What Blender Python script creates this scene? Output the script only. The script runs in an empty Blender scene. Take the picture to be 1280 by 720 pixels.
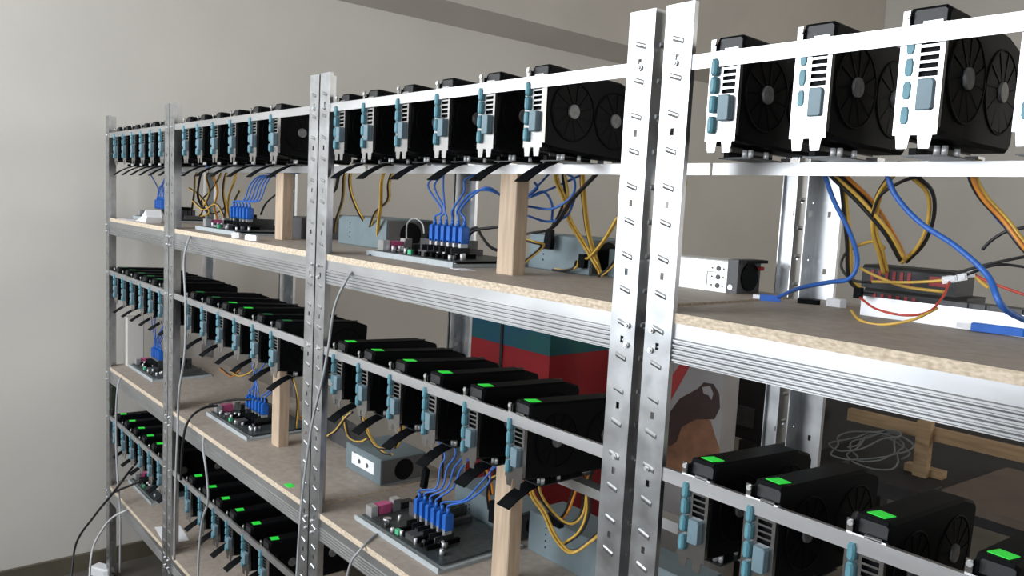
import bpy, math, random
from mathutils import Matrix, Vector
random.seed(7)
scene = bpy.context.scene
COL = scene.collection

# ------------------------------------------------------------------ camera
F_PX = 1006.3
CAM = Vector((0.0, -0.80, 1.55))
RIGHT = Vector((0.64340811, 0.76386750, 0.05032348))
UP = Vector((-0.11076511, 0.02784906, 0.99345635))
FWD = Vector((-0.75746756, 0.64477196, -0.10252818))
cam_data = bpy.data.cameras.new('camera')
cam_data.sensor_width = 36.0
cam_data.lens = F_PX * 36.0 / 1280.0
cam_data.clip_start = 0.02
cam = bpy.data.objects.new('camera', cam_data)
COL.objects.link(cam)
m = Matrix((( RIGHT.x, UP.x, -FWD.x, CAM.x), (RIGHT.y, UP.y, -FWD.y, CAM.y),
            (RIGHT.z, UP.z, -FWD.z, CAM.z), (0, 0, 0, 1)))
cam.matrix_world = m
scene.camera = cam

# ------------------------------------------------------------------ world, light, exposure
world = bpy.data.worlds.new('world'); scene.world = world
world.use_nodes = True
bg = world.node_tree.nodes['Background']
bg.inputs['Color'].default_value = (0.75, 0.85, 1.0, 1)
bg.inputs['Strength'].default_value = 1.0
vs = scene.view_settings
vs.view_transform = 'Standard'; vs.look = 'None'; vs.gamma = 1.0
vs.use_curve_mapping = False
vs.exposure = 0.0

FRONT_Y = -2.6
WINDOWS = [(-3.30, -1.00, 1.30, 2.85, 140.0), (-0.20, 1.75, 1.30, 2.85, 34.0)]
for (x0, x1, z0, z1, power) in WINDOWS:          # daylight entering through each window opening
    ld = bpy.data.lights.new('window_daylight', 'AREA')
    ld.shape = 'RECTANGLE'; ld.size = x1 - x0; ld.size_y = z1 - z0
    ld.energy = power; ld.color = (0.90, 0.95, 1.0)
    lo = bpy.data.objects.new('window_daylight', ld); COL.objects.link(lo)
    lo.location = ((x0 + x1) / 2, FRONT_Y - 0.10, (z0 + z1) / 2)
    lo.rotation_euler = (math.pi / 2, 0, 0)

ADDED_WINDOW = (1.6, 5.0, 1.15, 2.75, 58.0)       # unseen window added in the right wall to brighten the rear walls
ld = bpy.data.lights.new('window_daylight', 'AREA'); ld.shape = 'RECTANGLE'  # added lamp lighting the back of the room from that opening
ld.size = ADDED_WINDOW[1]-ADDED_WINDOW[0]; ld.size_y = ADDED_WINDOW[3]-ADDED_WINDOW[2]
ld.energy = ADDED_WINDOW[4]; ld.color = (1.0, 0.94, 0.84)
lo = bpy.data.objects.new('window_daylight', ld); COL.objects.link(lo)
lo.location = (2.67, (ADDED_WINDOW[0]+ADDED_WINDOW[1])/2, (ADDED_WINDOW[2]+ADDED_WINDOW[3])/2)
lo.rotation_euler = (math.pi/2, 0, math.pi/2)

# ------------------------------------------------------------------ helpers
def at(px, py, y=None, z=None, x=None):
    """pixel of the 1280x720 frame -> point on a plane that the thing touches"""
    d = RIGHT * ((px - 640) / F_PX) + UP * (-(py - 360) / F_PX) + FWD
    if y is not None: t = (y - CAM.y) / d.y
    elif z is not None: t = (z - CAM.z) / d.z
    else: t = (x - CAM.x) / d.x
    return CAM + d * t

class MB:
    def __init__(s): s.v = []; s.f = []; s.mi = []; s.cur = 0; s.smooth = []
    def face(s, idx, sm=False): s.f.append(idx); s.mi.append(s.cur); s.smooth.append(sm)
    def box(s, x0, x1, y0, y1, z0, z1):
        b = len(s.v)
        s.v += [(x0,y0,z0),(x1,y0,z0),(x1,y1,z0),(x0,y1,z0),(x0,y0,z1),(x1,y0,z1),(x1,y1,z1),(x0,y1,z1)]
        for q in ((0,3,2,1),(4,5,6,7),(0,1,5,4),(1,2,6,5),(2,3,7,6),(3,0,4,7)):
            s.face(tuple(b+i for i in q))
        return s
    def prism(s, pts, axis, a, b, bevel=0.0):
        """extrude polygon along axis (0:x pts=(y,z), 1:y pts=(x,z), 2:z pts=(x,y)); bevel shrinks the end at b"""
        n = len(pts); base = len(s.v)
        def put(p, t):
            if axis == 0: return (t, p[0], p[1])
            if axis == 1: return (p[0], t, p[1])
            return (p[0], p[1], t)
        layers = [(a, pts)]
        if bevel:
            cx = sum(p[0] for p in pts)/n; cy = sum(p[1] for p in pts)/n
            w = max(abs(p[0]-cx) for p in pts); h = max(abs(p[1]-cy) for p in pts)
            sg = 1 if b > a else -1
            layers.append((b - sg*bevel, pts))
            layers.append((b, [(cx+(p[0]-cx)*(1-bevel/w), cy+(p[1]-cy)*(1-bevel/h)) for p in pts]))
        else: layers.append((b, pts))
        for t, pp in layers: s.v += [put(p, t) for p in pp]
        for L in range(len(layers)-1):
            for i in range(n):
                j = (i+1) % n
                s.face((base+L*n+i, base+L*n+j, base+(L+1)*n+j, base+(L+1)*n+i))
        s.face(tuple(base+i for i in reversed(range(n))))
        s.face(tuple(base+(len(layers)-1)*n+i for i in range(n)))
        return s
    def cyl(s, c, r, h, axis=2, n=12, r2=None):
        r2 = r if r2 is None else r2
        base = len(s.v)
        for (t, rr) in ((0, r), (h, r2)):
            for i in range(n):
                a = 2*math.pi*i/n; u, w = rr*math.cos(a), rr*math.sin(a)
                if axis == 2: s.v.append((c[0]+u, c[1]+w, c[2]+t))
                elif axis == 1: s.v.append((c[0]+u, c[1]+t, c[2]+w))
                else: s.v.append((c[0]+t, c[1]+u, c[2]+w))
        for i in range(n):
            j = (i+1) % n
            s.face((base+i, base+j, base+n+j, base+n+i), True)
        s.face(tuple(base+i for i in reversed(range(n)))); s.face(tuple(base+n+i for i in range(n)))
        return s
    def tube(s, pts, r, n=6, flat=1.0):
        pts = [Vector(p) for p in pts]; base = len(s.v)
        t0 = (pts[1]-pts[0]).normalized()
        u = t0.orthogonal().normalized()
        for i, p in enumerate(pts):
            t = (pts[min(i+1, len(pts)-1)] - pts[max(i-1, 0)]).normalized()
            u = (u - t*u.dot(t)).normalized(); w = t.cross(u)
            for k in range(n):
                a = 2*math.pi*k/n
                s.v.append(tuple(p + u*(r*math.cos(a)) + w*(r*flat*math.sin(a))))
        for i in range(len(pts)-1):
            for k in range(n):
                j = (k+1) % n
                s.face((base+i*n+k, base+i*n+j, base+(i+1)*n+j, base+(i+1)*n+k), True)
        s.face(tuple(base+i for i in reversed(range(n))))
        s.face(tuple(base+(len(pts)-1)*n+i for i in range(n)))
        return s
    def mesh(s, name, mats):
        me = bpy.data.meshes.new(name)
        me.from_pydata([tuple(v) for v in s.v], [], s.f)
        if not isinstance(mats, (list, tuple)): mats = [mats]
        for mt in mats: me.materials.append(mt)
        me.polygons.foreach_set('material_index', s.mi)
        me.polygons.foreach_set('use_smooth', s.smooth)
        me.update()
        import bmesh
        bm = bmesh.new(); bm.from_mesh(me); bmesh.ops.recalc_face_normals(bm, faces=bm.faces); bm.to_mesh(me); bm.free()
        return me

def link(name, me, parent=None, loc=(0,0,0)):
    o = bpy.data.objects.new(name, me); COL.objects.link(o)
    o.location = loc
    if parent is not None: o.parent = parent
    return o
def tag(o, label, cat, group=None):
    o['label'] = label; o['category'] = cat
    if group: o['group'] = group
    return o
def empty(name, loc=(0,0,0), rot=(0,0,0)):
    o = bpy.data.objects.new(name, None); COL.objects.link(o)
    o.empty_display_size = 0.02
    o.location = loc; o.rotation_euler = rot
    return o
def struct(name, mb, mat):
    o = link(name, mb.mesh(name, mat)); o['kind'] = 'structure'; return o
def spline(pts, seg=6):
    pts = [Vector(p) for p in pts]
    P = [pts[0]*2-pts[1]] + pts + [pts[-1]*2-pts[-2]]
    out = []
    for i in range(1, len(P)-2):
        p0, p1, p2, p3 = P[i-1], P[i], P[i+1], P[i+2]
        for k in range(seg):
            t = k/seg
            out.append(0.5*((2*p1)+(p2-p0)*t+(2*p0-5*p1+4*p2-p3)*t*t+(3*p1-p0-3*p2+p3)*t*t*t))
    out.append(pts[-1])
    return out

# ------------------------------------------------------------------ materials
def mat(name, col, rough=0.5, metal=0.0, spec=0.5, noise=0.0, nscale=40.0, rnoise=0.0, emit=None, estr=0.0, bump=0.0, col2=None, stretch=None):
    mt = bpy.data.materials.new(name); mt.use_nodes = True
    nt = mt.node_tree; b = nt.nodes['Principled BSDF']
    b.inputs['Base Color'].default_value = (*col, 1); b.inputs['Roughness'].default_value = rough
    b.inputs['Metallic'].default_value = metal; b.inputs['Specular IOR Level'].default_value = spec
    if emit:
        b.inputs['Emission Color'].default_value = (*emit, 1); b.inputs['Emission Strength'].default_value = estr
    if noise or rnoise or bump:
        tc = nt.nodes.new('ShaderNodeTexCoord'); n = nt.nodes.new('ShaderNodeTexNoise')
        n.inputs['Scale'].default_value = nscale; n.inputs['Detail'].default_value = 5
        if stretch:
            mp = nt.nodes.new('ShaderNodeMapping'); mp.inputs['Scale'].default_value = stretch
            nt.links.new(tc.outputs['Object'], mp.inputs['Vector']); nt.links.new(mp.outputs['Vector'], n.inputs['Vector'])
        else: nt.links.new(tc.outputs['Object'], n.inputs['Vector'])
        if noise:
            r = nt.nodes.new('ShaderNodeValToRGB')
            c2 = col2 or tuple(min(1, c*(1+noise)) for c in col); c1 = tuple(c*(1-noise) for c in col) if not col2 else col
            r.color_ramp.elements[0].position = 0.35; r.color_ramp.elements[1].position = 0.65
            r.color_ramp.elements[0].color = (*c1, 1); r.color_ramp.elements[1].color = (*c2, 1)
            nt.links.new(n.outputs['Fac'], r.inputs['Fac']); nt.links.new(r.outputs['Color'], b.inputs['Base Color'])
        if rnoise:
            mr = nt.nodes.new('ShaderNodeMapRange')
            mr.inputs['To Min'].default_value = rough-rnoise; mr.inputs['To Max'].default_value = rough+rnoise
            nt.links.new(n.outputs['Fac'], mr.inputs['Value']); nt.links.new(mr.outputs['Result'], b.inputs['Roughness'])
        if bump:
            bp = nt.nodes.new('ShaderNodeBump'); bp.inputs['Strength'].default_value = bump; bp.inputs['Distance'].default_value = 0.002
            nt.links.new(n.outputs['Fac'], bp.inputs['Height']); nt.links.new(bp.outputs['Normal'], b.inputs['Normal'])
    return mt
M = {}
M['wall'] = mat('wall_paint', (0.60, 0.572, 0.525), 0.85, noise=0.04, nscale=1.5, bump=0.05)
M['beam_paint'] = mat('beam_paint', (0.54, 0.50, 0.45), 0.85, noise=0.05, nscale=2)
M['floor'] = mat('floor_concrete', (0.10, 0.09, 0.075), 0.7, noise=0.25, nscale=3)
M['base'] = mat('baseboard_paint', (0.10, 0.085, 0.06), 0.6, noise=0.1, nscale=5)
M['frame_white'] = mat('window_frame_white', (0.8, 0.8, 0.8), 0.4, noise=0.02)
M['galv'] = mat('galvanised_steel', (0.47, 0.48, 0.49), 0.38, 1.0, noise=0.12, nscale=30, rnoise=0.08)
M['galv_d'] = mat('galvanised_beam', (0.52, 0.525, 0.535), 0.38, 0.97, noise=0.07, nscale=20, rnoise=0.08, stretch=(0.3, 1, 1))
M['alu'] = mat('aluminium', (0.58, 0.58, 0.585), 0.40, 0.95, noise=0.05, nscale=25, rnoise=0.05, stretch=(0.1, 1, 1))
M['chip_top'] = mat('particle_board_face', (0.37, 0.315, 0.265), 0.6, noise=0.10, nscale=60)
M['chip_edge'] = mat('particle_board_edge', (0.44, 0.35, 0.25), 0.8, noise=0.5, nscale=260, col2=(0.68, 0.57, 0.44), stretch=(0.45, 1, 1))
M['black'] = mat('black_plastic', (0.0035, 0.004, 0.005), 0.5, spec=0.07, noise=0.1, nscale=30)
M['black_face'] = mat('black_satin_plastic', (0.012, 0.012, 0.013), 0.5, noise=0.1, nscale=30)
M['fan'] = mat('black_fan_plastic', (0.003, 0.003, 0.0035), 0.5, spec=0.07, noise=0.1)
M['sticker'] = mat('fan_hub_sticker', (0.13, 0.13, 0.13), 0.4, noise=0.3, nscale=120)
M['pcb_black'] = mat('black_circuit_board', (0.014, 0.016, 0.016), 0.4, noise=0.3, nscale=150)
M['pcb_green'] = mat('dark_circuit_board', (0.035, 0.042, 0.040), 0.45, noise=0.4, nscale=120)
M['bracket'] = mat('bracket_steel', (0.40, 0.395, 0.395), 0.27, 1.0, noise=0.04, nscale=60)
M['teal'] = mat('teal_port_cap', (0.085, 0.225, 0.275), 0.5, noise=0.12, nscale=40)
M['teal_grey'] = mat('grey_blue_port_cap', (0.135, 0.205, 0.24), 0.5, noise=0.08, nscale=40)
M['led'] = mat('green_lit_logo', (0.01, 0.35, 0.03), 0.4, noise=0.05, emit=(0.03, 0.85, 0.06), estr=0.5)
M['led_dim'] = mat('green_dim_logo', (0.01, 0.12, 0.04), 0.4, noise=0.05, emit=(0.02, 0.5, 0.10), estr=0.12)
M['usb'] = mat('blue_usb_plastic', (0.012, 0.11, 0.46), 0.4, noise=0.08, nscale=50)
M['usb_wire'] = mat('blue_cable_jacket', (0.025, 0.115, 0.42), 0.45, noise=0.08, nscale=50)
M['yellow'] = mat('yellow_wire', (0.60, 0.37, 0.065), 0.45, noise=0.1, nscale=50)
M['orange'] = mat('orange_wire', (0.60, 0.22, 0.03), 0.45, noise=0.1, nscale=50)
M['red'] = mat('red_wire', (0.45, 0.05, 0.03), 0.45, noise=0.1)
M['bwire'] = mat('black_wire', (0.012, 0.011, 0.012), 0.45, noise=0.1)
M['gwire'] = mat('grey_network_cable', (0.34, 0.35, 0.36), 0.5, noise=0.05)
M['wwire'] = mat('white_cable', (0.55, 0.55, 0.54), 0.5, noise=0.05)
M['wood'] = mat('pine_wood', (0.46, 0.345, 0.245), 0.7, noise=0.14, nscale=18, stretch=(6, 6, 0.6))
M['wood_dark'] = mat('brown_pine_wood', (0.36, 0.24, 0.13), 0.7, noise=0.15, nscale=18, stretch=(0.6, 6, 6))
M['psu'] = mat('grey_power_supply_steel', (0.16, 0.205, 0.22), 0.55, 0.2, noise=0.06, nscale=30)
M['psu_silver'] = mat('silver_power_supply_steel', (0.74, 0.75, 0.74), 0.42, 0.5, noise=0.04, nscale=30)
M['tray'] = mat('grey_foam_tray', (0.36, 0.39, 0.40), 0.7, noise=0.08, nscale=80)
M['pink'] = mat('pink_audio_jack', (0.52, 0.09, 0.22), 0.45, noise=0.1)
M['metal'] = mat('nickel_plate', (0.7, 0.7, 0.7), 0.35, 0.8, noise=0.05)
M['capac'] = mat('capacitor_aluminium', (0.80, 0.80, 0.80), 0.4, 0.4, noise=0.04)
M['green_part'] = mat('green_connector', (0.08, 0.45, 0.22), 0.5, noise=0.1)
M['paper'] = mat('white_paper', (0.80, 0.80, 0.82), 0.7, noise=0.03)
M['box_red'] = mat('red_plastic', (0.30, 0.012, 0.018), 0.45, noise=0.08, nscale=8)
M['box_blue'] = mat('blue_green_plastic', (0.008, 0.07, 0.17), 0.45, noise=0.2, nscale=5, col2=(0.01, 0.10, 0.10))
M['dark'] = mat('dark_fabric', (0.014, 0.012, 0.013), 0.7, noise=0.2)
M['dgrey'] = mat('dark_grey_plastic', (0.06, 0.058, 0.06), 0.5, noise=0.1)
M['card'] = mat('brown_cardboard', (0.12, 0.09, 0.07), 0.8, noise=0.08, nscale=12)
M['print_white'] = mat('print_white', (0.30, 0.285, 0.285), 0.5, noise=0.06, nscale=10)
M['print_red'] = mat('print_red', (0.35, 0.03, 0.03), 0.5, noise=0.05)
M['print_brown'] = mat('print_brown', (0.035, 0.016, 0.012), 0.5, noise=0.15)
M['print_tan'] = mat('print_tan', (0.19, 0.085, 0.042), 0.5, noise=0.35, nscale=15)

# ------------------------------------------------------------------ room
XL, XR, YB, ZC = -3.45, 2.6, 5.8, 3.7
struct('floor', MB().box(XL-0.1, XR+0.1, FRONT_Y-0.2, YB+0.1, -0.1, 0), M['floor'])
struct('ceiling', MB().box(XL-0.1, XR+0.1, FRONT_Y-0.2, YB+0.1, ZC, ZC+0.1), M['wall'])
struct('wall_left', MB().box(XL-0.1, XL, FRONT_Y-0.2, YB+0.1, 0, ZC), M['wall'])
struct('wall_back', MB().box(XL, XR, YB, YB+0.1, 0, ZC), M['wall'])
sy0, sy1, sz0, sz1, _e = ADDED_WINDOW
struct('wall_right', MB().box(XR, XR+0.1, FRONT_Y-0.2, sy0, 0, ZC).box(XR, XR+0.1, sy1, YB+0.1, 0, ZC).box(XR, XR+0.1, sy0, sy1, 0, sz0).box(XR, XR+0.1, sy0, sy1, sz1, ZC), M['wall'])
sf = MB()
for (a, b, c, d_) in ((sy0, sy0+0.05, sz0, sz1), (sy1-0.05, sy1, sz0, sz1), (sy0+0.05, sy1-0.05, sz0, sz0+0.05), (sy0+0.05, sy1-0.05, sz1-0.05, sz1), ((sy0+sy1)/2-0.03, (sy0+sy1)/2+0.03, sz0+0.05, sz1-0.05)):
    sf.box(XR, XR+0.05, a, b, c, d_)
struct('window_3', sf, M['frame_white'])  # frame of the added window, out of view
struct('trim_1', MB().prism([(XL, 2.44), (XL+0.20, 2.50), (XL+0.20, ZC), (XL, ZC)], 1, FRONT_Y, YB), M['beam_paint'])
struct('baseboard_left', MB().box(XL, XL+0.015, FRONT_Y, YB, 0, 0.07), M['base'])
wf = MB()
zs0, zs1 = 1.30, 2.85
wf.box(XL, XR, FRONT_Y-0.2, FRONT_Y, 0, zs0); wf.box(XL, XR, FRONT_Y-0.2, FRONT_Y, zs1, ZC)
xs = XL
for (x0, x1, *_r) in WINDOWS:
    wf.box(xs, x0, FRONT_Y-0.2, FRONT_Y, zs0, zs1); xs = x1
wf.box(xs, XR, FRONT_Y-0.2, FRONT_Y, zs0, zs1)
struct('wall_front', wf, M['wall'])
for i, (x0, x1, z0, z1, _p) in enumerate(WINDOWS):
    f = MB(); t = 0.05
    f.box(x0, x0+t, FRONT_Y-0.06, FRONT_Y, z0, z1).box(x1-t, x1, FRONT_Y-0.06, FRONT_Y, z0, z1)
    f.box(x0+t, x1-t, FRONT_Y-0.06, FRONT_Y, z0, z0+t).box(x0+t, x1-t, FRONT_Y-0.06, FRONT_Y, z1-t, z1)
    f.box((x0+x1)/2-0.03, (x0+x1)/2+0.03, FRONT_Y-0.06, FRONT_Y, z0+t, z1-t)
    struct('window_%d' % (i+1), f, M['frame_white'])

# ------------------------------------------------------------------ shelving racks
POST_H = 1.805; DEPTH = 0.40
SHELF_Z = [1.426, 0.856, 0.385]
RAIL_T = [1.741, 1.228, 0.667]
def flange(mb, axis, a0, a1, c0, c1, holes_off):
    """perforated strip; axis 0: along x at y c0..c1, axis 1: along y at x c0..c1"""
    mid = (a0+a1)/2; hw = 0.0028; pitch = 0.045; hh = 0.0045
    def bx(u0, u1, z0, z1):
        if axis == 0: mb.box(u0, u1, c0, c1, z0, z1)
        else: mb.box(c0, c1, u0, u1, z0, z1)
    bx(a0, mid-hw, 0, POST_H); bx(mid+hw, a1, 0, POST_H)
    z = 0.0; k = 0
    zc = holes_off
    while zc < POST_H-0.01:
        bx(mid-hw, mid+hw, z, zc-hh); z = zc+hh; zc += pitch*2
    bx(mid-hw, mid+hw, z, POST_H)
def post_mesh(mx, my):
    """angle post with its corner at the origin; flanges run to +x*mx and +y*my"""
    mb = MB(); t = 0.0016; w = 0.043; d = 0.036
    X = lambda a, b: (min(a*mx, b*mx), max(a*mx, b*mx)); Y = lambda a, b: (min(a*my, b*my), max(a*my, b*my))
    y0, y1 = Y(0, t); a0, a1 = X(0, w); flange(mb, 0, a0, a1, y0, y1, 0.03)
    x0, x1 = X(0, t); a0, a1 = Y(t, d); flange(mb, 1, a0, a1, x0, x1, 0.05)
    # rolled lip on the free edge of the broad flange
    x0, x1 = X(w-0.0015, w); y0, y1 = Y(t, 0.008); mb.box(x0, x1, y0, y1, 0, POST_H)
    # pressed tabs standing proud of both flanges
    z = 0.052
    while z < POST_H-0.02:
        x0, x1 = X(0.013, 0.030); yf = -0.0014*my
        b = len(mb.v)
        for (xx, dz) in ((x0, 0.0025), (x1, -0.0025)):
            mb.v += [(xx, 0, z+dz-0.004), (xx, yf, z+dz-0.001), (xx, yf, z+dz+0.001), (xx, 0, z+dz+0.003)]
        for k in range(3): mb.face((b+k, b+4+k, b+5+k, b+1+k))
        mb.face((b, b+1, b+2, b+3)); mb.face((b+4, b+5, b+6, b+7)); mb.face((b, b+3, b+7, b+4))
        y0, y1 = Y(0.012, 0.026); xf = -0.0018*mx
        b = len(mb.v)
        for yy in (y0, y1):
            mb.v += [(0, yy, z-0.004), (xf, yy, z-0.001), (xf, yy, z+0.001), (0, yy, z+0.003)]
        for k in range(3): mb.face((b+k, b+4+k, b+5+k, b+1+k))
        mb.face((b, b+1, b+2, b+3)); mb.face((b+4, b+5, b+6, b+7)); mb.face((b, b+3, b+7, b+4))
        z += 0.045
    return mb.mesh('post', M['galv'])
POSTS = {(mx, my): post_mesh(mx, my) for mx in (1, -1) for my in (1, -1)}
BOLT = MB().cyl((0, -0.003, 0), 0.0042, 0.003, 1, 8).cyl((0, -0.005, 0), 0.0025, 0.002, 1, 8).mesh('bolt', M['metal'])
def beam_profile(h):
    # ridged face: flat upper part and four pressed steps below
    pts = [(0.0, h), (0.0, h*0.62)]
    n = 5
    for k in range(n):
        zt = h*0.62*(1-k/n); zb = h*0.62*(1-(k+0.55)/n); zc = h*0.62*(1-(k+1)/n)
        pts += [(-0.0022, zt-0.0012), (-0.0022, zb), (0.0, zb-0.0012), (0.0, zc+0.0003)]
    pts += [(0.012, 0.0), (0.012, 0.0015), (0.0022, 0.0015), (0.0022, h-0.0015), (0.02, h-0.0015), (0.02, h)]
    return pts
RACKS = [  # outer left x, outer right x
    ('end rack', -3.335, -2.593), ('second rack', -2.588, -1.603),
    ('third rack', -1.597, -0.688), ('fourth rack', -0.671, 0.245)]
RACK_LABEL = ['galvanised steel shelving rack standing next to the bare wall', 'galvanised steel shelving rack, second from the bare wall',
              'galvanised steel shelving rack, third from the bare wall, beside the silver power supply',
              'galvanised steel shelving rack, fourth from the bare wall, carrying loose blue and red wires']
RAIL_LEVELS = {0: (0, 1, 2), 1: (0, 1, 2), 2: (0, 1), 3: (0, 1)}
racks = []
for ri, (rn, x0, x1) in enumerate(RACKS):
    root = empty('storage_rack', ((x0+x1)/2, DEPTH/2, 0))
    tag(root, RACK_LABEL[ri], 'shelving', 'galvanised steel shelving racks')
    racks.append(root)
    def add(name, me, loc=(0,0,0), par=root, off=((x0+x1)/2, DEPTH/2, 0)):
        if par is not root: off = (0, 0, 0)
        return link(name, me, par, (loc[0]-off[0], loc[1]-off[1], loc[2]-off[2]))
    for (mx, cx) in ((1, x0), (-1, x1)):
        for (my, cy) in ((1, 0.0), (-1, DEPTH)):
            p = add('post', POSTS[(mx, my)], (cx, cy, 0))
            if my == 1:
                for zz in RAIL_T:
                    link('bolt', BOLT, p, (mx*0.020, 0, zz-0.008))
                for zz in SHELF_Z:
                    link('bolt', BOLT, p, (mx*0.012, 0, zz-0.026)); link('bolt', BOLT, p, (mx*0.012, 0, zz-0.052))
    for li, zs in enumerate(SHELF_Z):
        ht = 0.050; zb = zs-0.013-ht
        pr = [(p[0]+0.0045, p[1]+zb) for p in beam_profile(ht)]
        add('shelf_beam', MB().prism(pr, 0, x0+0.003, x1-0.003).mesh('shelf_beam', M['galv_d']))
        pr2 = [(DEPTH-0.0045-p[0], p[1]+zb) for p in beam_profile(ht)]
        add('shelf_beam', MB().prism(pr2, 0, x0+0.003, x1-0.003).mesh('shelf_beam', M['galv_d']))
        for xx in (x0+0.0045, x1-0.0165):
            add('side_beam', MB().box(xx, xx+0.012, 0.045, DEPTH-0.045, zb+0.008, zb+ht).mesh('side_beam', M['galv_d']))
        b = MB(); b.cur = 1
        b.box(x0+0.002, x1-0.002, 0.0035, DEPTH-0.0035, zs-0.013, zs)
        b.mi[1] = 0                                     # faced top, raw edges
        add('shelf_board', b.mesh('shelf_board', [M['chip_top'], M['chip_edge']]))
    for li in RAIL_LEVELS[ri]:
        zt = RAIL_T[li]
        r = MB().prism([(0.0020, zt-0.0175), (0.0020, zt), (0.0075, zt), (0.0075, zt-0.002), (0.0042, zt-0.002), (0.0042, zt-0.0175)], 0, x0+0.003, x1-0.003)
        add('mounting_rail', r.mesh('mounting_rail', M['alu']))
        zz = zt-0.121
        r = MB().prism([(0.118, zz-0.016), (0.118, zz), (0.142, zz), (0.142, zz-0.002), (0.120, zz-0.002), (0.120, zz-0.016)], 0, x0+(0.0 if ri == 3 else 0.004), x1+(0.012 if ri == 2 else -0.004))
        add('support_rail', r.mesh('support_rail', M['alu']))

# ------------------------------------------------------------------ graphics cards
CL = 0.198
def bracket_mesh():
    b = MB(); y0, y1 = 0.0, 0.0012
    b.box(0.0, 0.0195, y0, y1, 0.013, 0.118)              # port column
    b.box(0.0375, 0.042, y0, y1, 0.013, 0.118)            # outer margin
    b.box(0.0195, 0.0375, y0, y1, 0.013, 0.068)
    for k in range(7): b.box(0.0195, 0.0375, y0, y1, 0.0735+k*0.0074, 0.0735+k*0.0074+0.0024)
    for x in (0.003, 0.024):                              # slot tongues at the foot
        b.prism([(x, 0.013), (x+0.002, 0.0), (x+0.012, 0.0), (x+0.014, 0.013)], 1, y0, y1)
    b.box(0.0, 0.0065, y0, y1, 0.118, 0.132)              # upright above the rail
    b.box(0.0, 0.0065, y1, 0.0022, 0.1308, 0.132)          # folded tab
    b.box(0.0408, 0.042, y1, 0.006, 0.02, 0.118)
    return b.mesh('bracket', M['bracket'])
def cap_mesh(h, d, w=0.0085):
    pts = [(-w/2, -h*0.30), (-w*0.3, -h/2), (w*0.3, -h/2), (w/2, -h*0.30), (w/2, h*0.30), (w*0.3, h/2), (-w*0.3, h/2), (-w/2, h*0.30)]
    return MB().prism(pts, 1, 0, -d, bevel=min(0.0022, d*0.4)).mesh('port_cap', M['teal'])
CAP = cap_mesh(0.020, 0.0075); CAP_FLAT = cap_mesh(0.017, 0.0015, 0.0075)
def dvi_mesh(d): 
    return MB().prism([(0.0205, 0.036), (0.034, 0.036), (0.036, 0.038), (0.036, 0.063), (0.034, 0.066), (0.0205, 0.066)], 1, 0, -d, bevel=min(0.001, d*.4)).mesh('dvi_cap', M['teal_grey'])
DVI = dvi_mesh(0.009); DVI_FLAT = dvi_mesh(0.004)
def shroud_mesh(L):
    outl = [(0.0025, 0.016), (0.0025, 0.130), (0.006, 0.136), (L-0.038, 0.136), (L-0.026, 0.133), (L-0.004, 0.127), (L, 0.122), (L, 0.022), (L-0.006, 0.014), (0.10, 0.012), (0.02, 0.014)]
    return MB().prism(outl, 0, 0.0045, 0.0405, bevel=0.004).mesh('shroud', M['black'])
def pcb_mesh(L):
    return MB().box(0.0015, 0.0030, 0.003, L-0.008, 0.010, 0.128).box(0.0015, 0.0030, 0.052, 0.142, 0.004, 0.010).mesh('circuit_board', M['pcb_black'])
LONG = 0.236
SHROUD = shroud_mesh(CL); SHROUD_LONG = shroud_mesh(LONG); PCB = pcb_mesh(CL); PCB_LONG = pcb_mesh(LONG)
FACE = MB().prism([(0.0055, 0.1185), (0.0390, 0.1185), (0.0390, 0.1305), (0.0365, 0.1325), (0.0105, 0.1325), (0.0090, 0.1305), (0.0090, 0.1185)][1:], 1, 0.0025, 0.0012).mesh('end_cap', M['black_face'])
fn = MB(); R = 0.043
n = 28
for (ra, rb, xa, xb) in ((R, R+0.002, 0.0, 0.0016),):
    b0 = len(fn.v)
    for i in range(n):
        a = 2*math.pi*i/n; c, s_ = math.cos(a), math.sin(a)
        fn.v += [(xa, ra*c, ra*s_), (xb, ra*c, ra*s_), (xb, rb*c, rb*s_), (xa, rb*c, rb*s_)]
    for i in range(n):
        j = (i+1) % n
        for k in range(3): fn.face((b0+i*4+k, b0+j*4+k, b0+j*4+k+1, b0+i*4+k+1), True)
for i in range(11):
    a = 2*math.pi*i/11; b0 = len(fn.v)
    for (rr, da, xx) in ((0.011, 0.0, 0.0006), (0.011, 0.50, 0.0011), (0.0425, 0.70, 0.0011), (0.0425, 0.20, 0.0006)):
        fn.v.append((xx, rr*math.cos(a+da), rr*math.sin(a+da)))
    for (rr, da, xx) in ((0.011, 0.0, 0.0), (0.011, 0.50, 0.0005), (0.0425, 0.70, 0.0005), (0.0425, 0.20, 0.0)):
        fn.v.append((xx, rr*math.cos(a+da), rr*math.sin(a+da)))
    fn.face((b0, b0+1, b0+2, b0+3)); fn.face((b0+7, b0+6, b0+5, b0+4))
    for k in range(4): fn.face((b0+k, b0+4+k, b0+4+(k+1) % 4, b0+(k+1) % 4))
FAN = fn.mesh('fan', M['fan'])
HUB = MB().cyl((0, 0, 0), 0.0115, 0.0040, 0, 18, 0.0105).mesh('hub', M['sticker'])
LOGO = MB().prism([(0.009, 0.016), (0.029, 0.013), (0.032, 0.033), (0.013, 0.037)], 2, 0.136, 0.1368)
LOGO_LIT = LOGO.mesh('logo_light', M['led']); LOGO_DIM = LOGO.mesh('logo_light', M['led_dim'])
SCREW = MB().cyl((0.004, 0.0012, 0.1275), 0.0032, -0.0030, 1, 8).mesh('screw', M['metal'])
ORD = ['first', 'second', 'third', 'fourth', 'fifth', 'sixth']
LEVEL = ['top', 'middle', 'bottom']
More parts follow.
